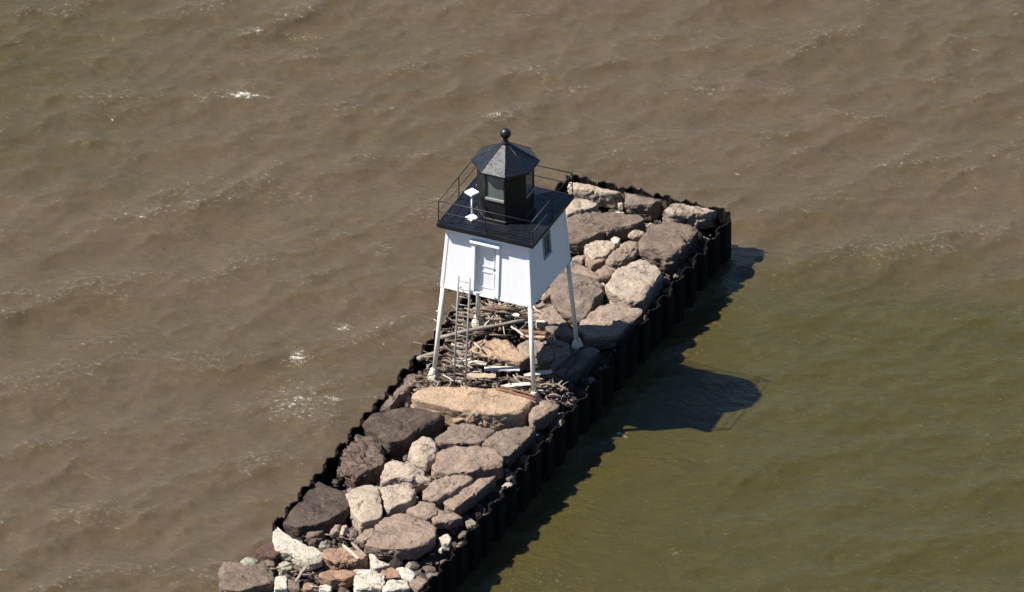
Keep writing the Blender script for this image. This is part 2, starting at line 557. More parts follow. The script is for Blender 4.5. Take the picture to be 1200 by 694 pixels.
def poly_radius(poly):
    n = 180; out = []
    for k in range(n):
        a = 2 * math.pi * k / n; dx, dy = math.cos(a), math.sin(a); best = 0
        for i in range(len(poly)):
            x1, y1 = poly[i]; x2, y2 = poly[(i + 1) % len(poly)]
            ex, ey = x2 - x1, y2 - y1
            den = dx * ey - dy * ex
            if abs(den) < 1e-9: continue
            t = (x1 * ey - y1 * ex) / den; u = (x1 * dy - y1 * dx) / den
            if t > 0 and -1e-6 <= u <= 1 + 1e-6: best = max(best, t)
        out.append(best)
    lim = sum(out) / n * .25
    return [max(o, lim) for o in out]

def line_x(A, B, y): return A.x + (B.x - A.x) * (y - A.y) / (B.y - A.y)
def rock(name, label, mat, tile, pts, h=.7, top=.18, p=3.6, facets=7, rough=1.0, cat='rock', tilt=(0, 0), squash=.42, group=None):
    """tile: origin of the traced outline in the photograph (six outline units to a pixel)"""
    ox, oy = tile
    px = [(ox + x / 6, oy + y / 6) for x, y in pts]
    ys = [q[1] for q in px]; sh = max(ys) - min(ys); cy = (max(ys) + min(ys)) / 2
    f = max(.42, 1 - squash * math.cos(PITCH) * h * PXM / sh)
    top -= .07
    zc = top - h / 2
    W = [at(x, cy + (y - cy) * f, zc) for x, y in px]
    cx = sum(w.x for w in W) / len(W); cyw = sum(w.y for w in W) / len(W)
    poly = [((w.x - cx) * 1.08, (w.y - cyw) * 1.08) for w in W]
    rad = poly_radius(poly)
    size = sum(rad) / len(rad)
    seed = sum(ord(ch) * (i + 1) for i, ch in enumerate(label)) % 9973
    rnd = random.Random(seed)
    v, fc = ICO[5 if size > .55 else 4]
    planes = []
    if p > 3.2: p = 12.0
    boxy = p > 3.2
    if boxy:
        el = rnd.uniform(1.38, 1.53); az = rnd.uniform(0, 6.283)
        planes.append(((math.cos(az) * math.cos(el), math.sin(az) * math.cos(el), math.sin(el)), rnd.uniform(.88, .96)))
    for _ in range(facets + (3 if boxy else 0)):
        el = rnd.choice([rnd.uniform(.15, .6), rnd.uniform(.5, 1.2), rnd.uniform(1.1, 1.5)])
        az = rnd.uniform(0, 6.283)
        nrm = (math.cos(az) * math.cos(el), math.sin(az) * math.cos(el), math.sin(el))
        planes.append((nrm, rnd.uniform(.82, .96) * (math.cos(el) + math.sin(el)) if boxy else rnd.uniform(.80, .97) * (1.0 + .10 * math.sin(2 * el))))
    off = Vector((rnd.uniform(0, 50), rnd.uniform(0, 50), rnd.uniform(0, 50)))
    out = []
    for x, y, z in v:
        rho = math.hypot(x, y)
        k = 1 / ((rho ** p + abs(z) ** p) ** (1 / p))
        x, y, z = x * k, y * k, z * k
        for nrm, d in planes:
            dd = x * nrm[0] + y * nrm[1] + z * nrm[2] - d
            if dd > 0:
                x -= nrm[0] * dd; y -= nrm[1] * dd; z -= nrm[2] * dd
        a = math.atan2(y, x) / (2 * math.pi) * 180
        i = int(math.floor(a)); fr = a - i
        r = rad[i % 180] * (1 - fr) + rad[(i + 1) % 180] * fr
        wx, wy, wz = x * r, y * r, z * h / 2
        wz += tilt[0] * wx + tilt[1] * wy
        q = Vector((wx, wy, wz))
        n1 = noise.noise(q * 1.5 + off); n2 = noise.noise(q * 4 + off); 
        n3 = noise.fractal(q * 9 + off, .9, 2.1, 3)
        rdg = 1 - abs(noise.noise(q * 2.4 - off)) * 2
        dsp = (n1 * .050 + n2 * .034 + n3 * .046 - max(0, rdg - .86) * .20) * rough * min(1, size / .5)
        vq = q * 1.7 + off
        ft = noise.voronoi(vq)[1][0]
        dsp += (vq - ft).dot(noise.noise_vector(ft * 7.3)) * .16 * min(1, size / .5) * min(1.2, rough)
        dirv = Vector((x, y, z * .8)).normalized()
        q += dirv * dsp
        # nothing pokes through the sheet piling
        gx, gy = q.x + cx, q.y + cyw
        if q.z + zc < .35:
            lim = line_x(PR_NEAR, PR_FAR, gy) - .07
            if gx > lim: q.x -= (gx - lim)
            lim = line_x(PL_NEAR, PL_FAR, gy) + .07
            if gx < lim and gy > PL_NEAR.y - .1: q.x += (lim - gx)
            lim = PL_FAR.y + (PR_FAR.y - PL_FAR.y) * (gx - PL_FAR.x) / (PR_FAR.x - PL_FAR.x) - .08
            if gy > lim: q.y -= (gy - lim)
        out.append(tuple(q))
    b = MB(); b.add(out, fc)
    o = b.build(name, MR[mat], None, True)
    o.location = (cx, cyw, zc)
    tag(o, label, cat, group)
    return o

A = (660, 195); B = (620, 290); C = (480, 360); D = (400, 440); E = (500, 440); Ft = (300, 540); G = (420, 540); H = (320, 579)
RK = [
 ('boulder', 'pale cream boulder in the far left corner of the pier', 'cream', A, [(45,150),(80,105),(180,90),(290,100),(430,170),(440,240),(360,290),(250,275),(100,235),(60,210)], dict(squash=.75, h=.8, top=.25)),
 ('boulder', 'pale wedge-shaped boulder in front of the cream corner boulder', 'cream', A, [(10,350),(90,245),(240,285),(215,325),(40,390)], dict(h=.6, top=.2)),
 ('boulder', 'long flat brown slab beside the white tower, narrowing to a blunt nose', 'brown', A, [(-10,430),(170,340),(350,340),(520,370),(555,410),(480,445),(380,475),(280,510),(130,590),(-10,580)], dict(h=.6, top=.2)),
 ('boulder', 'dark brown-grey block in the middle of the far end row', 'grey', A, [(450,230),(500,180),(600,162),(740,182),(762,230),(655,345),(620,368),(480,358),(445,330)], dict(squash=.75, h=.8, top=.25)),
 ('boulder', 'pale boulder with purple-black blotches at the far right corner', 'lichen', A, [(710,415),(760,310),(850,238),(960,262),(1100,282),(1100,325),(1055,395),(985,440),(860,430),(780,440)], dict(squash=.75, h=.8, top=.28)),
 ('boulder', 'large five-sided grey-brown boulder before the blotched corner boulder', 'brown', A, [(538,560),(620,440),(720,418),(850,430),(938,490),(845,625),(765,722),(650,702),(560,645)], dict(h=.8, top=.25)),
 ('stone', 'small pale oval stone beside the nose of the brown slab', 'cream', A, [(460,490),(500,455),(570,468),(578,495),(520,517),(470,512)], dict(h=.3, top=.05, p=2.4)),
 ('boulder', 'tan oblong boulder with one shaded end behind the tower', 'tan', A, [(305,690),(360,615),(450,528),(530,538),(532,605),(440,700),(350,722)], dict(h=.6, top=.2, p=2.6)),
 ('boulder', 'pale split boulder with a dark crack across its top', 'cream', A, [(160,590),(235,533),(340,558),(362,600),(290,690),(200,695),(160,645)], dict(h=.6, top=.2)),
 ('boulder', 'pinkish block wedged below the pale split boulder', 'pink', B, [(400,70),(470,40),(545,70),(545,125),(440,192),(398,145)], dict(h=.6, top=.08)),
 ('stone', 'small pinkish stone on edge near the tower wall', 'pink', B, [(342,95),(380,60),(412,105),(372,145)], dict(h=.5, top=.1, p=2.6)),
 ('stone', 'small white stone lying beside the pale split boulder', 'white', A, [(335,525),(362,500),(402,525),(388,562),(350,577)], dict(h=.3, top=.2)),
 ('stone', 'small white stone standing upright at the far end wall', 'white', A, [(478,160),(490,125),(510,122),(512,180),(485,190)], dict(h=.5, top=.25)),
 ('stone', 'small white stone under the cream corner boulder', 'white', A, [(360,340),(375,325),(425,335),(428,352),(380,358)], dict(h=.25, top=.12)),
 ('stone', 'little grey-white stone in the dark gap of the far end row', 'cream', A, [(385,275),(405,258),(425,275),(420,310),(395,300)], dict(h=.35, top=.1, p=2.4)),
 ('boulder', 'rounded pinkish-tan boulder touching the big pale boulder', 'pink', B, [(470,195),(540,132),(622,172),(565,250),(502,252)], dict(h=.55, top=.12, p=2.8)),
 ('boulder', 'low tan ridge stone leading down from the tower corner', 'pink', B, [(270,150),(330,128),(440,188),(505,250),(495,270),(400,245),(270,200)], dict(h=.45, top=.1)),
 ('boulder', 'large grey boulder with tan edges behind the right rear leg', 'grey', B, [(160,290),(230,200),(300,212),(400,238),(522,300),(512,350),(492,400),(440,470),(380,575),(290,540),(215,505),(165,380)], dict(h=.8, top=.2)),
 ('boulder', 'big pale angular boulder at the right wall behind the tower', 'cream', B, [(543,320),(620,208),(760,122),(872,158),(925,220),(855,335),(805,435),(720,445),(588,392)], dict(h=.85, top=.3)),
 ('stone', 'tiny white stone between the grey boulder and big pale boulder', 'white', B, [(495,270),(520,255),(545,300),(530,325),(505,300)], dict(h=.3, top=.05)),
 ('boulder', 'flat tan slab at the right wall, half in the tower shadow', 'tan', B, [(355,610),(410,510),(500,445),(620,438),(795,472),(725,565),(605,685),(420,690)], dict(h=.7, top=.15)),
 ('boulder', 'tan boulder under the rear of the tower, sloping to the right', 'tan', B, [(15,460),(80,412),(150,430),(205,500),(265,585),(180,600),(100,560),(20,520)], dict(h=.6, top=.15)),
 ('boulder', 'tan slab peeping out below the right tower wall', 'tan', B, [(90,385),(190,275),(235,205),(250,215),(200,330),(160,375),(110,405)], dict(h=.5, top=.1)),
 ('boulder', 'blocky tan boulder under the tower right half, mostly shaded', 'tan', C, [(765,310),(830,240),(950,245),(1100,300),(1125,400),(1000,435),(880,425),(790,375)], dict(h=.7, top=.1)),
 ('boulder', 'brownish boulder among driftwood in the middle under the tower', 'orange', C, [(425,330),(500,258),(600,238),(690,268),(765,330),(825,390),(780,440),(650,405),(500,395),(435,370)], dict(h=.6, top=.1)),
 ('stone', 'white chunk just right of the front right leg', 'white', C, [(888,112),(945,98),(962,140),(900,148)], dict(h=.35, top=.15)),
 ('boulder', 'dark shaded boulder at the foot of the right rear leg', 'grey', C, [(955,145),(1040,118),(1165,205),(1165,265),(1000,250)], dict(h=.6, top=.12)),
 ('boulder', 'shaded grey block beside the right wall under the tower shadow', 'grey', C, [(1010,440),(1120,350),(1230,300),(1330,330),(1240,430),(1110,540),(1010,520)], dict(h=.7, top=.1)),
 ('boulder', 'large flat orange-tan slab in front of the tower', 'orange', E, [(-85,180),(20,108),(300,98),(520,128),(650,178),(728,245),(695,320),(645,372),(540,402),(420,402),(250,352),(100,302),(-45,238)], dict(h=1.1, top=.32, p=5, squash=.7)),
 ('boulder', 'small pinkish boulder at the right wall beside the orange-tan slab', 'pink', E, [(728,310),(760,240),(860,212),(905,195),(915,260),(825,342),(750,375)], dict(h=.6, top=.15)),
 ('boulder', 'flat grey slab left of a narrow crack, before the orange slab', 'grey', E, [(75,490),(190,362),(330,372),(472,420),(400,512),(360,530),(110,535)], dict(h=.6, top=.12, p=5)),
 ('boulder', 'flat grey slab at the right wall, right of a narrow crack', 'grey', E, [(398,522),(480,440),(600,382),(742,368),(755,420),(655,542),(582,615),(510,612),(440,545)], dict(h=.6, top=.14, p=5)),
 ('boulder', 'broad pinkish slab below the two cracked grey slabs', 'pink', E, [(52,690),(100,568),(200,518),(360,525),(450,550),(515,620),(515,682),(380,705),(310,742),(140,752),(62,732)], dict(h=.7, top=.22, p=4.5)),
 ('boulder', 'large dark purple-brown slab with a paler tan front face', 'dark', D, [(125,402),(230,308),(400,278),(570,248),(705,300),(692,342),(600,412),(482,522),(440,575),(350,595),(290,525),(205,482)], dict(h=1.1, top=.26, p=5, squash=.65)),
 ('boulder', 'grey leaning slab along the left wall before the tower', 'grey', D, [(235,292),(300,158),(400,48),(500,16),(565,40),(500,112),(400,205),(352,295),(260,310)], dict(h=.7, top=.1)),
 ('boulder', 'smooth whitish egg-shaped boulder standing on end', 'cream', D, [(478,592),(500,498),(570,432),(642,452),(684,530),(664,622),(600,684),(538,664)], dict(h=.85, top=.3, p=2.2, facets=2, rough=.5)),
 ('boulder', 'crumbly dark mottled rock at the left wall', 'crumbly', Ft, [(535,-20),(560,-105),(640,-150),(800,-130),(882,-60),(892,80),(805,145),(700,195),(608,135)], dict(h=.85, top=.15, rough=2.2)),
 ('boulder', 'pale rounded boulder right of the crumbly mottled rock', 'cream', G, [(162,150),(200,38),(260,8),(400,58),(525,130),(502,175),(380,208),(260,192),(180,202)], dict(h=.75, top=.28, p=3)),
 ('boulder', 'pale yellowish block with rounded corners, taller than wide', 'cream', Ft, [(638,270),(690,220),(800,198),(852,220),(872,300),(882,430),(862,472),(740,505),(680,405)], dict(h=.8, top=.3, p=3.4, facets=4, rough=.6)),
 ('boulder', 'pale angular boulder right of the yellowish rounded block', 'cream', Ft, [(858,220),(980,178),(1082,220),(1115,250),(1082,342),(1000,372),(940,415),(910,402),(888,300)], dict(h=.7, top=.22)),
 ('boulder', 'cream-topped boulder between the pale boulders and pinkish strip slab', 'tan', G, [(466,275),(490,188),(600,148),(720,126),(805,158),(705,242),(572,334),(470,314)], dict(h=.7, top=.25)),
 ('boulder', 'narrow pinkish strip slab running along the right wall', 'pink', G, [(612,330),(700,248),(850,158),(965,122),(905,202),(782,302),(680,388)], dict(h=.5, top=.1, p=5)),
 ('boulder', 'tan boulder behind the broad grey-purple slab', 'tan', G, [(345,370),(440,318),(520,328),(562,360),(542,422),(480,465),(400,435)], dict(h=.6, top=.2)),
 ('boulder', 'thin jagged pink-grey slab pointing at the right wall', 'pink', G, [(518,422),(560,358),(680,388),(735,425),(640,462),(540,465)], dict(h=.35, top=.12)),
 ('boulder', 'broad flat grey-purple slab near the near end', 'pink', G, [(58,632),(130,518),(180,448),(300,412),(400,432),(532,500),(522,572),(420,645),(300,660),(180,660)], dict(squash=.2, h=.6, top=.25, p=6, facets=4)),
 ('boulder', 'big dark purple slab at the left wall near the white plank', 'dark', Ft, [(165,462),(280,348),(370,228),(430,186),(562,228),(645,320),(622,402),(500,482),(420,515),(300,532),(208,502)], dict(h=.75, top=.2, p=5)),
 ('stone', 'brown stone tucked under the front edge of the dark purple slab', 'brown', Ft, [(250,500),(320,470),(420,480),(480,520),(410,580),(300,550)], dict(h=.5, top=-.1)),
 ('rock', 'upper of two rust-orange rocks at the near end', 'rust', H, [(345,472),(400,398),(480,386),(645,448),(645,492),(560,535),(470,535),(380,505)], dict(h=.55, top=.15)),
 ('rock', 'lower of two rust-orange rocks at the near end', 'rust', H, [(325,592),(420,542),(560,578),(575,612),(500,645),(400,655),(338,625)], dict(h=.5, top=.12)),
 ('stone', 'small brown stone between white rubble chunks', 'rust', H, [(768,562),(830,528),(902,570),(892,612),(790,628)], dict(h=.35, top=.12)),
 ('rock', 'brown rock at the bottom right of the white rubble', 'pink', H, [(968,602),(1030,588),(1155,682),(1100,725),(958,705)], dict(h=.5, top=.1)),
 ('concrete_chunk', 'cream squarish rubble chunk at the bottom edge', 'white', H, [(578,602),(720,558),(782,590),(762,700),(578,720)], dict(h=.5, top=.2)),
 ('concrete_chunk', 'white flat rubble chunk at the bottom, right of the cream one', 'white', H, [(768,682),(820,638),(940,618),(955,695),(780,725)], dict(h=.4, top=.2)),
 ('concrete_chunk', 'white slanting rubble chunk beside the small brown stone', 'white', H, [(868,542),(950,528),(1003,590),(962,652),(900,582)], dict(h=.35, top=.15)),
 ('concrete_chunk', 'white upright splinter of rubble under the grey-purple slab', 'white', H, [(678,442),(710,428),(732,490),(822,520),(720,562),(690,522)], dict(h=.35, top=.1)),
 ('concrete_chunk', 'white shard lying right of the lower rust rock', 'white', H, [(560,545),(620,535),(690,548),(680,580),(590,585)], dict(h=.25, top=.1)),
 ('boulder', 'dark slab cut by the left lower corner of the view', 'brown', (264, 660), [(-30,55),(0,25),(270,30),(330,85),(320,180),(100,250),(-30,220)], dict(h=.6, top=.02, p=5)),
 ('stone', 'small pale greenish stone at the waterside of the near end', 'sage', (270, 640), [(72,114),(126,82),(190,108),(182,155),(100,165)], dict(h=.4, top=.1, p=2.4)),
 ('rock', 'dark reddish rock beside the pale greenish stone', 'maroon', (290, 630), [(60,135),(110,70),(190,58),(245,130),(195,200),(105,182)], dict(h=.6, top=.15)),
 ('concrete_chunk', 'white block at the bottom edge right of the dark corner slab', 'white', (320, 670), [(20,60),(96,36),(100,160),(10,165)], dict(h=.45, top=.1)),
 ('stone', 'grey-white lump below the long white plank', 'sage', (320, 655), [(40,55),(90,30),(140,60),(135,110),(60,115)], dict(h=.4, top=.08)),
 ('stone', 'grey stone right of the white block at the bottom edge', 'grey', (330, 672), [(45,60),(85,40),(125,70),(125,150),(50,150)], dict(h=.4, top=.05)),
 ('stone', 'small pinkish stone below the lower rust rock', 'rust', (345, 675), [(60,70),(95,50),(135,80),(120,130),(65,125)], dict(h=.35, top=.05)),
 ('stone', 'small white stone at the bottom between rust and cream pieces', 'white', (365, 678), [(55,70),(100,50),(145,80),(130,125),(60,120)], dict(h=.35, top=.05)),
 ('stone', 'brown stone between the dark reddish rock and corner slab', 'brown', (300, 650), [(30,75),(75,50),(125,65),(130,110),(60,120)], dict(h=.4, top=.0)),
 ('stone', 'left one of two oval cobbles below the dark purple slab', 'tan', Ft, [(518,522),(555,460),(597,452),(582,522),(540,545)], dict(h=.4, top=.05, p=2.3, facets=2)),
 ('stone', 'right one of two oval cobbles below the dark purple slab', 'cream', Ft, [(588,535),(606,470),(640,452),(652,490),(612,550)], dict(h=.4, top=.05, p=2.3, facets=2)),
 ('stone', 'round dark cobble below the yellowish rounded block', 'grey', Ft, [(648,542),(668,488),(722,498),(714,558),(670,568)], dict(h=.4, top=.05, p=2.3, facets=2)),
 ('stone', 'yellowish stone left of the broad grey-purple slab', 'tan', Ft, [(705,582),(760,498),(825,488),(822,555),(760,605)], dict(h=.4, top=.05)),
 ('stone', 'white stone in the shade right of the grey-purple slab', 'white', G, [(565,565),(630,530),(655,560),(642,622),(600,615)], dict(h=.4, top=.1)),
 ('stone', 'little white stone under the white stone in the shade', 'white', G, [(562,632),(585,612),(602,630),(585,652)], dict(h=.25, top=.05, p=2.4)),
]
for nm, lab, mt, tile, pts, kw in RK:
    rock(nm, lab, mt, tile, pts, **kw)

# white chipped slab at the near end, a long bowed plank-like piece
rock('white_plank', 'long white chipped plank-like slab slanting down at the near end', 'white', H,
     [(8,245),(60,288),(200,378),(342,448),(335,492),(250,520),(140,455),(40,435),(10,350)], h=.45, top=.22, p=4.5, facets=3, rough=.6, cat='slab')

# ---- small rubble filling the gaps (uncountable)
def build_rubble():
    rnd = random.Random(11)
    b = MB(); v, f = ICO[2]
    def put(x, y, z, s):
        off = Vector((rnd.uniform(0, 99), rnd.uniform(0, 99), 0))
        sx, sy, sz = s * rnd.uniform(.7, 1.3), s * rnd.uniform(.7, 1.3), s * rnd.uniform(.5, .9)
        rot = Matrix.Rotation(rnd.uniform(0, 6.28), 3, 'Z') @ Matrix.Rotation(rnd.uniform(-.5, .5), 3, 'X')
        vs = []
        for q in v:
            q = Vector(q); d = 1 + .45 * noise.noise(q * 1.3 + off) + .2 * noise.noise(q * 3 + off)
            vs.append(Vector((x, y, z)) + rot @ Vector((q.x * sx * d, q.y * sy * d, q.z * sz * d)))
        b.add(vs, f)
    def lx(A, B, y): return A.x + (B.x - A.x) * (y - A.y) / (B.y - A.y)
    for _ in range(2300):
        y = rnd.uniform(-24, PL_FAR.y - .3)
        xl = lx(PL_NEAR, PL_FAR, y) + .25; xr = lx(PR_NEAR, PR_FAR, y) - .25
        if y < -15.3: xl -= .9
        u = rnd.random()
        edge = rnd.random() < .26
        x = (xr - abs(rnd.gauss(0, .25)) if rnd.random() < .6 else xl + abs(rnd.gauss(0, .25))) if edge else xl + (xr - xl) * u
        s = rnd.choice([.07, .09, .12, .16, .22])
        z = -.66 + rnd.uniform(0, .12) + ((-.24 if x > 0 else .18) if edge else 0)
        if y < -15.3 and x < lx(PL_NEAR, PL_FAR, y) + .6: z -= .5 + .9 * max(0, (lx(PL_NEAR, PL_FAR, y) + .3 - x))
        if y < -13.5 and not edge: z += .18
        put(x, y, z, s)
    o = b.build('rubble', M['rubble'], None, False)
    tag(o, 'small stones and rubble filling the gaps between the boulders', 'rubble', kind='stuff')
build_rubble()

# ------------------------------------------------------------------ driftwood
def log(label, mat, p0, p1, r0, r1, z0=.12, z1=.12, bend=.05, nm='driftwood_log', flat=None, cat='driftwood'):
    """p0, p1: photo pixels of the two ends"""
    a = at(*p0, z0); b_ = at(*p1, z1)
    rnd = random.Random(sum(map(ord, label)))
    n = 9; pts = []; d = b_ - a
    side = Vector((0, 0, 1)).cross(d).normalized()
    for i in range(n):
        f = i / (n - 1)
        w = math.sin(f * math.pi) * bend
        pts.append(a + d * f + side * (w + rnd.uniform(-.012, .012)) + Vector((0, 0, rnd.uniform(-.012, .012))))
    mid = (a + b_) / 2
    mb = MB()
    if flat:
        width, thick = flat
        dd = d.normalized(); up = side.cross(dd) * -1
        vs = []; fs = []
        for i, q in enumerate(pts):
            w = width * (1 - .25 * (i in (0, n - 1))) * rnd.uniform(.9, 1.1) / 2
            for s1, s2 in ((-1, -1), (1, -1), (1, 1), (-1, 1)):
                vs.append(q - mid + side * w * s1 + Vector((0, 0, 1)) * thick / 2 * s2)
        for i in range(n - 1):
            for k in range(4):
                k2 = (k + 1) % 4
                fs.append((i * 4 + k, i * 4 + k2, (i + 1) * 4 + k2, (i + 1) * 4 + k))
        fs += [(3, 2, 1, 0), tuple((n - 1) * 4 + k for k in range(4))]
        mb.add(vs, fs)
    else:
        rad = [(r0 + (r1 - r0) * i / (n - 1)) * rnd.uniform(.88, 1.12) for i in range(n)]
        mb.tube([q - mid for q in pts], rad, 9)
    o = mb.build(nm, M[mat], None, not flat)
    o.location = mid
    tag(o, label, cat)
    return o
def c6(x, y): return (480 + x / 6, 360 + y / 6)
log('long grey driftwood log lying right across under the tower', 'wood_grey', c6(215, 215), c6(830, 88), .085, .06, .16, .22)
log('short white board left of centre under the tower', 'board_white', c6(335, 368), c6(540, 402), 0, 0, .10, .12, .01, 'board', (.20, .05), 'board')
log('thick white board right of centre under the tower', 'board_white', c6(525, 430), c6(775, 440), 0, 0, .10, .14, .01, 'board', (.26, .05), 'board')
log('cream plank lying in front of the white boards', 'wood_tan', c6(400, 482), c6(605, 488), 0, 0, .06, .10, .01, 'plank', (.30, .05), 'plank')
log('reddish driftwood branch at the front edge of the pile', 'wood_red', c6(610, 575), c6(890, 655), .06, .05, .16, .18)
log('second reddish branch just behind the front one', 'wood_red', c6(640, 560), c6(900, 632), .045, .035, .20, .20)
log('red-brown board right of the front right leg', 'wood_red', c6(760, 168), c6(992, 188), 0, 0, .14, .18, .01, 'board', (.20, .06), 'board')
log('pale red-brown lower board by the front right leg', 'wood_tan', c6(780, 205), c6(960, 214), 0, 0, .08, .12, .01, 'board', (.14, .05), 'board')
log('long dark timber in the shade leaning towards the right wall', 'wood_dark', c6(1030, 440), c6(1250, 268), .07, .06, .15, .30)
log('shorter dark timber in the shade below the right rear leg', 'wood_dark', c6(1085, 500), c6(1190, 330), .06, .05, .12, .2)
log('short pale stick beside the dark gap under the tower', 'wood_pale', c6(715, 138), c6(805, 200), .035, .03, .18, .2, .02)
log('pale stick propped steeply against the long log', 'wood_pale', c6(525, 135), c6(600, 55), .035, .025, .1, .35, .02)
log('bleached forked twig at the front left leg', 'wood_pale', c6(235, 480), c6(318, 528), .03, .02, .14, .12, .03)
log('weathered grey trunk on the left wall beside the front left leg', 'wood_grey', c6(60, 368), c6(200, 325), .10, .08, .10, .16)
log('white plank under the front wall of the tower', 'board_white', c6(645, 48), c6(770, 62), 0, 0, .12, .14, .01, 'plank', (.22, .05), 'plank')
log('pale grey board in front of the front right leg', 'wood_pale', c6(640, 560), c6(850, 540), 0, 0, .10, .12, .01, 'board', (.22, .04), 'board')
log('pale board lit at the edge of the tower shadow', 'wood_pale', c6(805, 482), c6(1000, 452), 0, 0, .10, .14, .01, 'board', (.22, .04), 'board')
log('straight grey lath left of the small planks near the rust rock', 'wood_pale', (402, 639), (420, 655), 0, 0, .12, .1, .0, 'lath', (.10, .04), 'lath')
log('straight grey lath right of its twin near the rust rock', 'wood_grey', (412, 636), (428, 652), 0, 0, .10, .1, .0, 'lath', (.09, .04), 'lath')
log('grey lath beside the lower rust rock', 'wood_grey', (346, 682), (358, 664), 0, 0, .15, .12, .0, 'lath', (.09, .04), 'lath')

def build_twigs():
    rnd = random.Random(3)
    b = MB()
    # (centre px, spread px, count, max length)
    beds = [((535, 425), (26, 26), 150, .9), ((590, 372), (36, 14), 120, 1.1), ((612, 450), (22, 12), 55, .8),
            ((496, 452), (12, 14), 110, .5), ((646, 452), (12, 12), 50, .6), ((552, 448), (30, 8), 80, .7),
            ((545, 385), (22, 16), 120, .8), ((350, 672), (26, 12), 40, .6), ((640, 400), (14, 10), 40, .7),
            ((404, 632), (20, 8), 20, .4), ((585, 366), (32, 12), -70, 1.3), ((540, 420), (24, 22), -36, 1.0), ((632, 452), (20, 10), -22, .9)]
    for (cx, cy), (sx, sy), n, ml in beds:
        for _ in range(abs(n)):
            z = rnd.uniform(-.25, .12) if n > 0 else rnd.uniform(-.05, .25)
            p = at(cx + max(-1.5, min(1.5, rnd.gauss(0, .6))) * sx, cy + max(-1.5, min(1.5, rnd.gauss(0, .6))) * sy, z)
            L = ml * rnd.uniform(.25, 1); a = rnd.gauss(.2, .8); e = rnd.gauss(0, .16)
            d = Vector((math.cos(a) * math.cos(e), math.sin(a) * math.cos(e), math.sin(e))) * L
            k = Vector((rnd.uniform(-1, 1), rnd.uniform(-1, 1), rnd.uniform(-.5, .5))) * .17 * L
            r = rnd.choice([.010, .014, .02, .028, .045]) if n > 0 else rnd.uniform(.03, .055)
            b.tube([p - d / 2, p + k, p + d / 2], [r, r * .9, r * .6], 5)
    o = b.build('twig_litter', M['twig'], None, True)
    tag(o, 'tangle of broken twigs and driftwood litter under the tower', 'twigs', kind='stuff')
build_twigs()

# ------------------------------------------------------------------ lighthouse
LH = empty('lighthouse', (0, 0, 0))
tag(LH, 'white square wooden lighthouse on four legs with a black lantern on top', 'lighthouse')
Z_DECK = 6.38; Z_SOF = 6.24; Z_FLOOR = 3.69
PLAT = 1.89
def half(z): return 1.60 + (Z_SOF - z) * .072
ROT = [Matrix.Rotation(k * math.pi / 2, 3, 'Z') for k in range(4)]     # face 0 looks to -Y (door), 1 to +X (window)
def fp(k, u, z, d):
    """point on wall k: u metres from its middle line, height z, d outwards"""
    return ROT[k] @ Vector((u, -(half(z) + d), z))
def slab(mb, k, u0, u1, z0, z1, d0, d1, taper=False):
    q = []
    for z in (z0, z1):
        s = half(z) / half(Z_FLOOR) if taper else 1
        q += [fp(k, u0 * s, z, d1), fp(k, u1 * s, z, d1), fp(k, u1 * s, z, d0), fp(k, u0 * s, z, d0)]
    mb.hexa(q)
DOOR = (-.47, .37, 3.80, 5.84)    # u0 u1 z0 z1 of the opening
WIN = (-.38, .16, 4.95, 5.76)
H0 = half(Z_FLOOR)
for k in range(4):
    mb = MB(); n = 20; w = 2 * H0 / n
    hole = DOOR if k == 0 else WIN if k == 1 else None
    # backing sheet with vertical boards standing 8 mm proud
    for i in range(n):
        u0 = -H0 + i * w + .0008; u1 = -H0 + (i + 1) * w - .0008
        segs = [(Z_FLOOR, Z_SOF)]
        if hole:
            s = 1.0
            if u1 > hole[0] and u0 < hole[1]:
                cut0, cut1 = hole[2], hole[3]
                segs = [(Z_FLOOR, cut0), (cut1, Z_SOF)]
                # narrow filler where a board is only partly cut
                if u0 < hole[0] - .01: slab(mb, k, u0, hole[0], cut0, cut1, -.04, .008, True)
                if u1 > hole[1] + .01: slab(mb, k, hole[1], u1, cut0, cut1, -.04, .008, True)
        for z0, z1 in segs:
            if z1 - z0 > .01: slab(mb, k, u0, u1, z0, z1, -.04, .008, True)
    # backing
    if hole:
        slab(mb, k, -H0 + .12, hole[0], Z_FLOOR + .01, Z_SOF - .01, -.05, -.002, True)
        slab(mb, k, hole[1], H0 - .12, Z_FLOOR + .01, Z_SOF - .01, -.05, -.002, True)
        slab(mb, k, hole[0] + .001, hole[1] - .001, Z_FLOOR + .01, hole[2], -.05, -.002, True)
        slab(mb, k, hole[0] + .001, hole[1] - .001, hole[3], Z_SOF - .01, -.05, -.002, True)
    else:
        slab(mb, k, -H0 + .12, H0 - .12, Z_FLOOR + .01, Z_SOF - .01, -.05, -.002, True)
    mb.build('wall', M['white'], LH)
# corner boards
for k in range(4):
    mb = MB()
    for kk, sgn in ((k, 1), ((k + 1) % 4, -1)):
        u = sorted((sgn * (H0 + .012), sgn * (H0 - .10)))
        slab(mb, kk, u[0], u[1], Z_FLOOR - .02, Z_SOF - .004, .010, .026 if sgn > 0 else .024, True)
    mb.build('corner_board', M['white'], LH)
# skirt boards along the bottom of the walls
for k in range(4):
    mb = MB(); slab(mb, k, -H0 + .13, H0 - .13, Z_FLOOR - .03, Z_FLOOR + .09, .009, .022)
    mb.build('skirt_board', M['white'], LH)
# floor with joists
mb = MB(); mb.box((0, 0, Z_FLOOR - .02), (2 * H0 - .06, 2 * H0 - .06, .08))
fl = mb.build('floor', M['soffit'], LH)
for i in range(6):
    mb = MB(); mb.box((-1.5 + i * .6, 0, Z_FLOOR - .14), (.07, 2 * H0 - .2, .15))
    mb.build('joist', M['soffit'], fl)
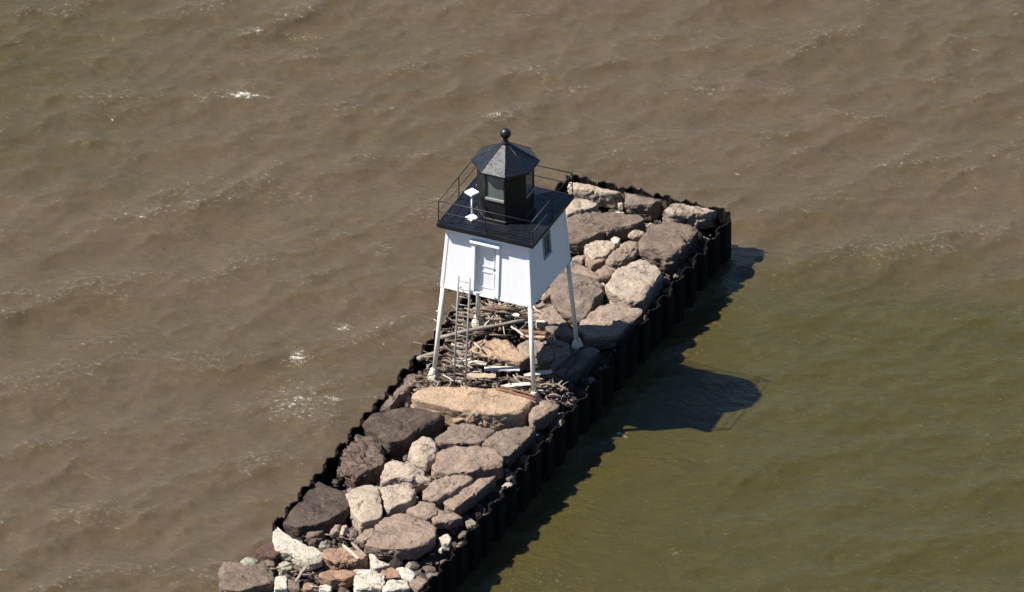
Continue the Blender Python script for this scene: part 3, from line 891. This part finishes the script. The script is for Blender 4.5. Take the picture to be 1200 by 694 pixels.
# door
u0, u1, z0, z1 = DOOR
mb = MB(); slab(mb, 0, u0 + .002, u1 - .002, z0, z1 - .002, -.15, -.11)
door = mb.build('door', M['door'], LH)
for a, b_, c_, d_ in ((u0 + .12, u1 - .12, z0 + .18, z0 + .85), (u0 + .12, u1 - .12, z0 + 1.02, z1 - .16)):
    mb = MB()
    for (p0, p1, q0, q1) in ((a, b_, c_, c_ + .05), (a, b_, d_ - .05, d_), (a, a + .05, c_ + .051, d_ - .051), (b_ - .05, b_, c_ + .051, d_ - .051)):
        slab(mb, 0, p0, p1, q0, q1, -.11, -.088)
    mb.build('panel_moulding', M['door'], door)
mb = MB(); mb.tube([fp(0, u1 - .09, z0 + .98, -.11), fp(0, u1 - .09, z0 + .98, -.03)], .035, 10)
mb.build('handle', M['dark'], door, True)
mb = MB()
slab(mb, 0, u0 - .13, u0, z0 - .06, z1 + .0, -.05, .055); slab(mb, 0, u1, u1 + .13, z0 - .06, z1 + .0, -.05, .055)
fr = mb.build('door_frame', M['white'], LH)
mb = MB(); slab(mb, 0, u0 - .16, u1 + .16, z1 + .001, z1 + .09, -.03, .19)
mb.build('hood', M['white'], fr)
mb = MB(); slab(mb, 0, u0, u1, z0 - .09, z0 - .002, -.16, .10)
mb.build('threshold', M['white'], fr)
# reveal behind the door opening sides
mb = MB(); slab(mb, 0, u0 - .05, u0 + .001, z0, z1, -.16, -.052); slab(mb, 0, u1 - .001, u1 + .05, z0, z1, -.16, -.052); slab(mb, 0, u0 - .05, u1 + .05, z1, z1 + .04, -.16, -.052)
mb.build('reveal', M['door'], fr)
# window in the right wall
u0, u1, z0, z1 = WIN
mb = MB(); slab(mb, 1, u0, u1, z0, z1, -.06, -.045)
wi = mb.build('window', M['glass'], LH)
mb = MB()
slab(mb, 1, u0 - .07, u0 + .03, z0 - .05, z1 + .07, -.04, .03); slab(mb, 1, u1 - .03, u1 + .07, z0 - .05, z1 + .07, -.04, .03)
slab(mb, 1, u0 + .031, u1 - .031, z1 - .02, z1 + .07, -.04, .03); slab(mb, 1, u0 + .031, u1 - .031, z0 - .05, z0 + .02, -.04, .03)
mb.build('frame', M['steel'], wi)
mb = MB(); slab(mb, 1, u0 - .09, u1 + .09, z0 - .10, z0 - .052, -.02, .08)
mb.build('sill', M['white'], wi)
mb = MB(); um = (u0 + u1) / 2
slab(mb, 1, um - .018, um + .018, z0 + .021, z1 - .021, -.044, -.01)
mb.build('glazing_bar', M['steel'], wi)
# legs with footings
for k in range(4):
    sx, sy = ((-1, -1), (1, -1), (1, 1), (-1, 1))[k]
    a = half(Z_FLOOR) - .07; f = half(-.15) - .07
    mb = MB()
    mb.tube([(sx * a, sy * a, Z_FLOOR + .02), (sx * f, sy * f, -.15)], .085, 14)
    leg = mb.build('leg', M['white_leg'], LH, True)
    mb = MB(); mb.lathe((sx * f, sy * f, -.52), [(.23, 0), (.23, .42), (.20, .50), (.12, .72), (.10, .76)], 14)
    mb.build('footing', M['concrete'], leg, False)
# gallery deck: boards running along X
mb = MB(); nb = 22; w = 2 * (PLAT - .05) / nb
deck_under = MB(); deck_under.box((0, 0, (Z_SOF + Z_DECK - .03) / 2), (2 * PLAT - .12, 2 * PLAT - .12, Z_DECK - .03 - Z_SOF))
deck = deck_under.build('deck', M['deck'], LH)
for i in range(nb):
    b2 = MB(); b2.box((0, -PLAT + .05 + (i + .5) * w, Z_DECK - .014 + random.uniform(-.003, .003)), (2 * PLAT - .11, w - .012, .03))
    b2.build('deck_board', M['deck'], deck)
for k in range(4):
    b2 = MB()
    e = PLAT - (.0 if k % 2 == 0 else .061)
    pts = [ROT[k] @ Vector(q) for q in ((-e, -PLAT, Z_SOF - .01), (e, -PLAT, Z_SOF - .01), (e, -PLAT + .058, Z_SOF - .01), (-e, -PLAT + .058, Z_SOF - .01),
                                        (-e, -PLAT, Z_DECK + .012), (e, -PLAT, Z_DECK + .012), (e, -PLAT + .058, Z_DECK + .012), (-e, -PLAT + .058, Z_DECK + .012))]
    b2.hexa(pts).build('fascia', M['deck'], deck)
# railing
RL = PLAT - .05; RHT = .95
mb = MB()
cor = [(-RL, -RL), (RL, -RL), (RL, RL), (-RL, RL)]
for k in range(4):
    p, q = cor[k], cor[(k + 1) % 4]
    mb.tube([(p[0], p[1], Z_DECK + RHT), (q[0], q[1], Z_DECK + RHT)], .020, 8)
rl = mb.build('railing', M['rail'], LH, True)
for k in range(4):
    p, q = cor[k], cor[(k + 1) % 4]
    mb = MB(); mb.tube([(p[0], p[1], Z_DECK + RHT * .52), (q[0], q[1], Z_DECK + RHT * .52)], .015, 8)
    mb.build('mid_rail', M['rail'], rl, True)
    for f in (0, .5):
        x = p[0] + (q[0] - p[0]) * f; y = p[1] + (q[1] - p[1]) * f
        mb = MB(); mb.tube([(x, y, Z_DECK - .005), (x, y, Z_DECK + RHT)], .022, 8)
        mb.box((x, y, Z_DECK + .022), (.11, .11, .02))
        mb.build('post', M['rail'], rl, False)
# lantern: octagon, glazed on the four cardinal faces
LR = 1.04; LZ0 = Z_DECK + .0; LZ1 = Z_DECK + 2.06
PH = R(22.5)
def ov(r, k): return Vector((r * math.cos(PH + k * math.pi / 4), r * math.sin(PH + k * math.pi / 4), 0))
mb = MB()
GZ0, GZ1 = Z_DECK + .98, Z_DECK + 1.90
for k in range(8):
    a, b_ = ov(LR, k), ov(LR, k + 1); ai, bi = ov(LR - .06, k), ov(LR - .06, k + 1)
    def panel(f0, f1, za, zb):
        def L(p, q, f): return p + (q - p) * f
        o = []
        for z in (za, zb):
            zz = Vector((0, 0, z))
            o += [L(a, b_, f0) + zz, L(a, b_, f1) + zz, L(ai, bi, f1) + zz, L(ai, bi, f0) + zz]
        mb.hexa(o)
    glazed = (k % 2 == 1)          # faces looking along the axes
    if glazed:
        panel(0, 1, LZ0, GZ0); panel(0, 1, GZ1, LZ1); panel(0, .07, GZ0, GZ1); panel(.93, 1, GZ0, GZ1)
    else:
        panel(0, 1, LZ0, LZ1)
lan = mb.build('lantern', M['black'], LH)
mb = MB(); mb.lathe((0, 0, LZ0 + .001), [(LR + .05, 0), (LR + .05, .10), (LR + .005, .12)], 8, PH)
mb.build('base_curb', M['black'], lan)
for k in (1, 3, 5, 7):
    a, b_ = ov(LR - .035, k), ov(LR - .035, k + 1)
    ai, bi = ov(LR - .05, k), ov(LR - .05, k + 1)
    o = []
    for z in (GZ0 + .001, GZ1 - .001):
        zz = Vector((0, 0, z))
        o += [a + (b_ - a) * .071 + zz, a + (b_ - a) * .929 + zz, ai + (bi - ai) * .929 + zz, ai + (bi - ai) * .071 + zz]
    mb = MB(); mb.hexa(o)
    pane = mb.build('pane', M['glaze'], lan)
    o = []
    a, b_ = ov(LR + .06, k), ov(LR + .06, k + 1); ai, bi = ov(LR - .01, k), ov(LR - .01, k + 1)
    for z in (GZ0 - .07, GZ0 + .012):
        zz = Vector((0, 0, z))
        o += [a + (b_ - a) * .06 + zz, a + (b_ - a) * .94 + zz, ai + (bi - ai) * .94 + zz, ai + (bi - ai) * .06 + zz]
    mb = MB(); mb.hexa(o); mb.build('sill', M['steel'], lan)
# roof
RR = 1.24; RZ = LZ1 - .02; AP = Z_DECK + 2.83
mb = MB()
mb.lathe((0, 0, 0), [(LR - .1, RZ - .02), (RR - .01, RZ - .02), (RR, RZ + .05), (.10, AP), (.09, AP + .02)], 8, PH)
roof = mb.build('lantern_roof', M['roofblack'], LH)
for k in range(8):
    mb = MB(); q = ov(RR, k); mb.tube([q + Vector((0, 0, RZ + .052)), Vector((q.x * .09, q.y * .09, AP - .01))], .010, 6)
    mb.build('roof_rib', M['black'], roof, True)
mb = MB(); mb.lathe((0, 0, AP - .04), [(.15, 0), (.15, .06), (.10, .10), (.085, .22), (.11, .25)], 16)
mb.build('vent_neck', M['black'], roof, True)
mb = MB(); prof = [(.20 * math.sin(math.pi * i / 14), .20 - .20 * math.cos(math.pi * i / 14)) for i in range(15)]
prof = [(max(r, .004), z) for r, z in prof]
mb.lathe((0, 0, AP + .19), prof, 24)
mb.build('finial_ball', M['black'], roof, True)

# ---- white stand on the gallery
c = at(553, 256, Z_DECK)
st = empty('light_stand', (c.x, c.y, Z_DECK))
tag(st, 'white stand with square plates at top and foot on the black gallery', 'stand')
rz = YAW + R(42)
mb = MB(); mb.box((0, 0, .038), (.34, .34, .04), rz); mb.build('foot_plate', M['stand'], st)
mb = MB(); mb.tube([(0, 0, .05), (0, 0, 1.06)], .035, 10); mb.build('post', M['stand'], st, True)
mb = MB(); mb.box((0, 0, 1.10), (.38, .38, .07), rz); mb.build('top_plate', M['stand'], st, False, .01)

# ---- ladder up to the door
lb = [at(533.5, 440, 0.0), at(547.5, 458, 0.0)]
lt = [at(540.5, 323, 4.35), at(553, 325, 4.35)]
base = (at(540, 449, -.1))
ft = Vector((-.95, -2.25, -.05)); 
lx0, lx1 = -1.00, -.55
yb, yt = -2.42, -1.98
ld = empty('ladder', ((lx0 + lx1) / 2, yb, -.1))
tag(ld, 'narrow grey steel ladder from the driftwood up to the tower door', 'ladder')
lo = Vector(ld.location)
def lp(x, z): return Vector((x, yb + (yt - yb) * (z + .1) / 4.4, z)) - lo
for x in (lx0, lx1):
    mb = MB(); mb.tube([lp(x, -.3), lp(x, 4.42)], .035, 8); mb.build('rail', M['steel'], ld, True)
for i in range(14):
    z = .2 + i * .31
    if z > 4.4: break
    mb = MB(); mb.tube([lp(lx0, z), lp(lx1, z)], .016, 6); mb.build('rung', M['steel'], ld, True)
for x in (lx0, lx1):
    mb = MB(); q = lp(x, 3.86); mb.tube([q, q + Vector((0, .25, 0))], .02, 6); mb.build('bracket', M['steel'], ld, True)
print('LADDERPX', [tuple(round(v, 2) for v in p) for p in lb + lt])
print('PIER', [tuple(round(v, 2) for v in p) for p in (PL_FAR, PL_NEAR, PR_FAR, PR_NEAR)])
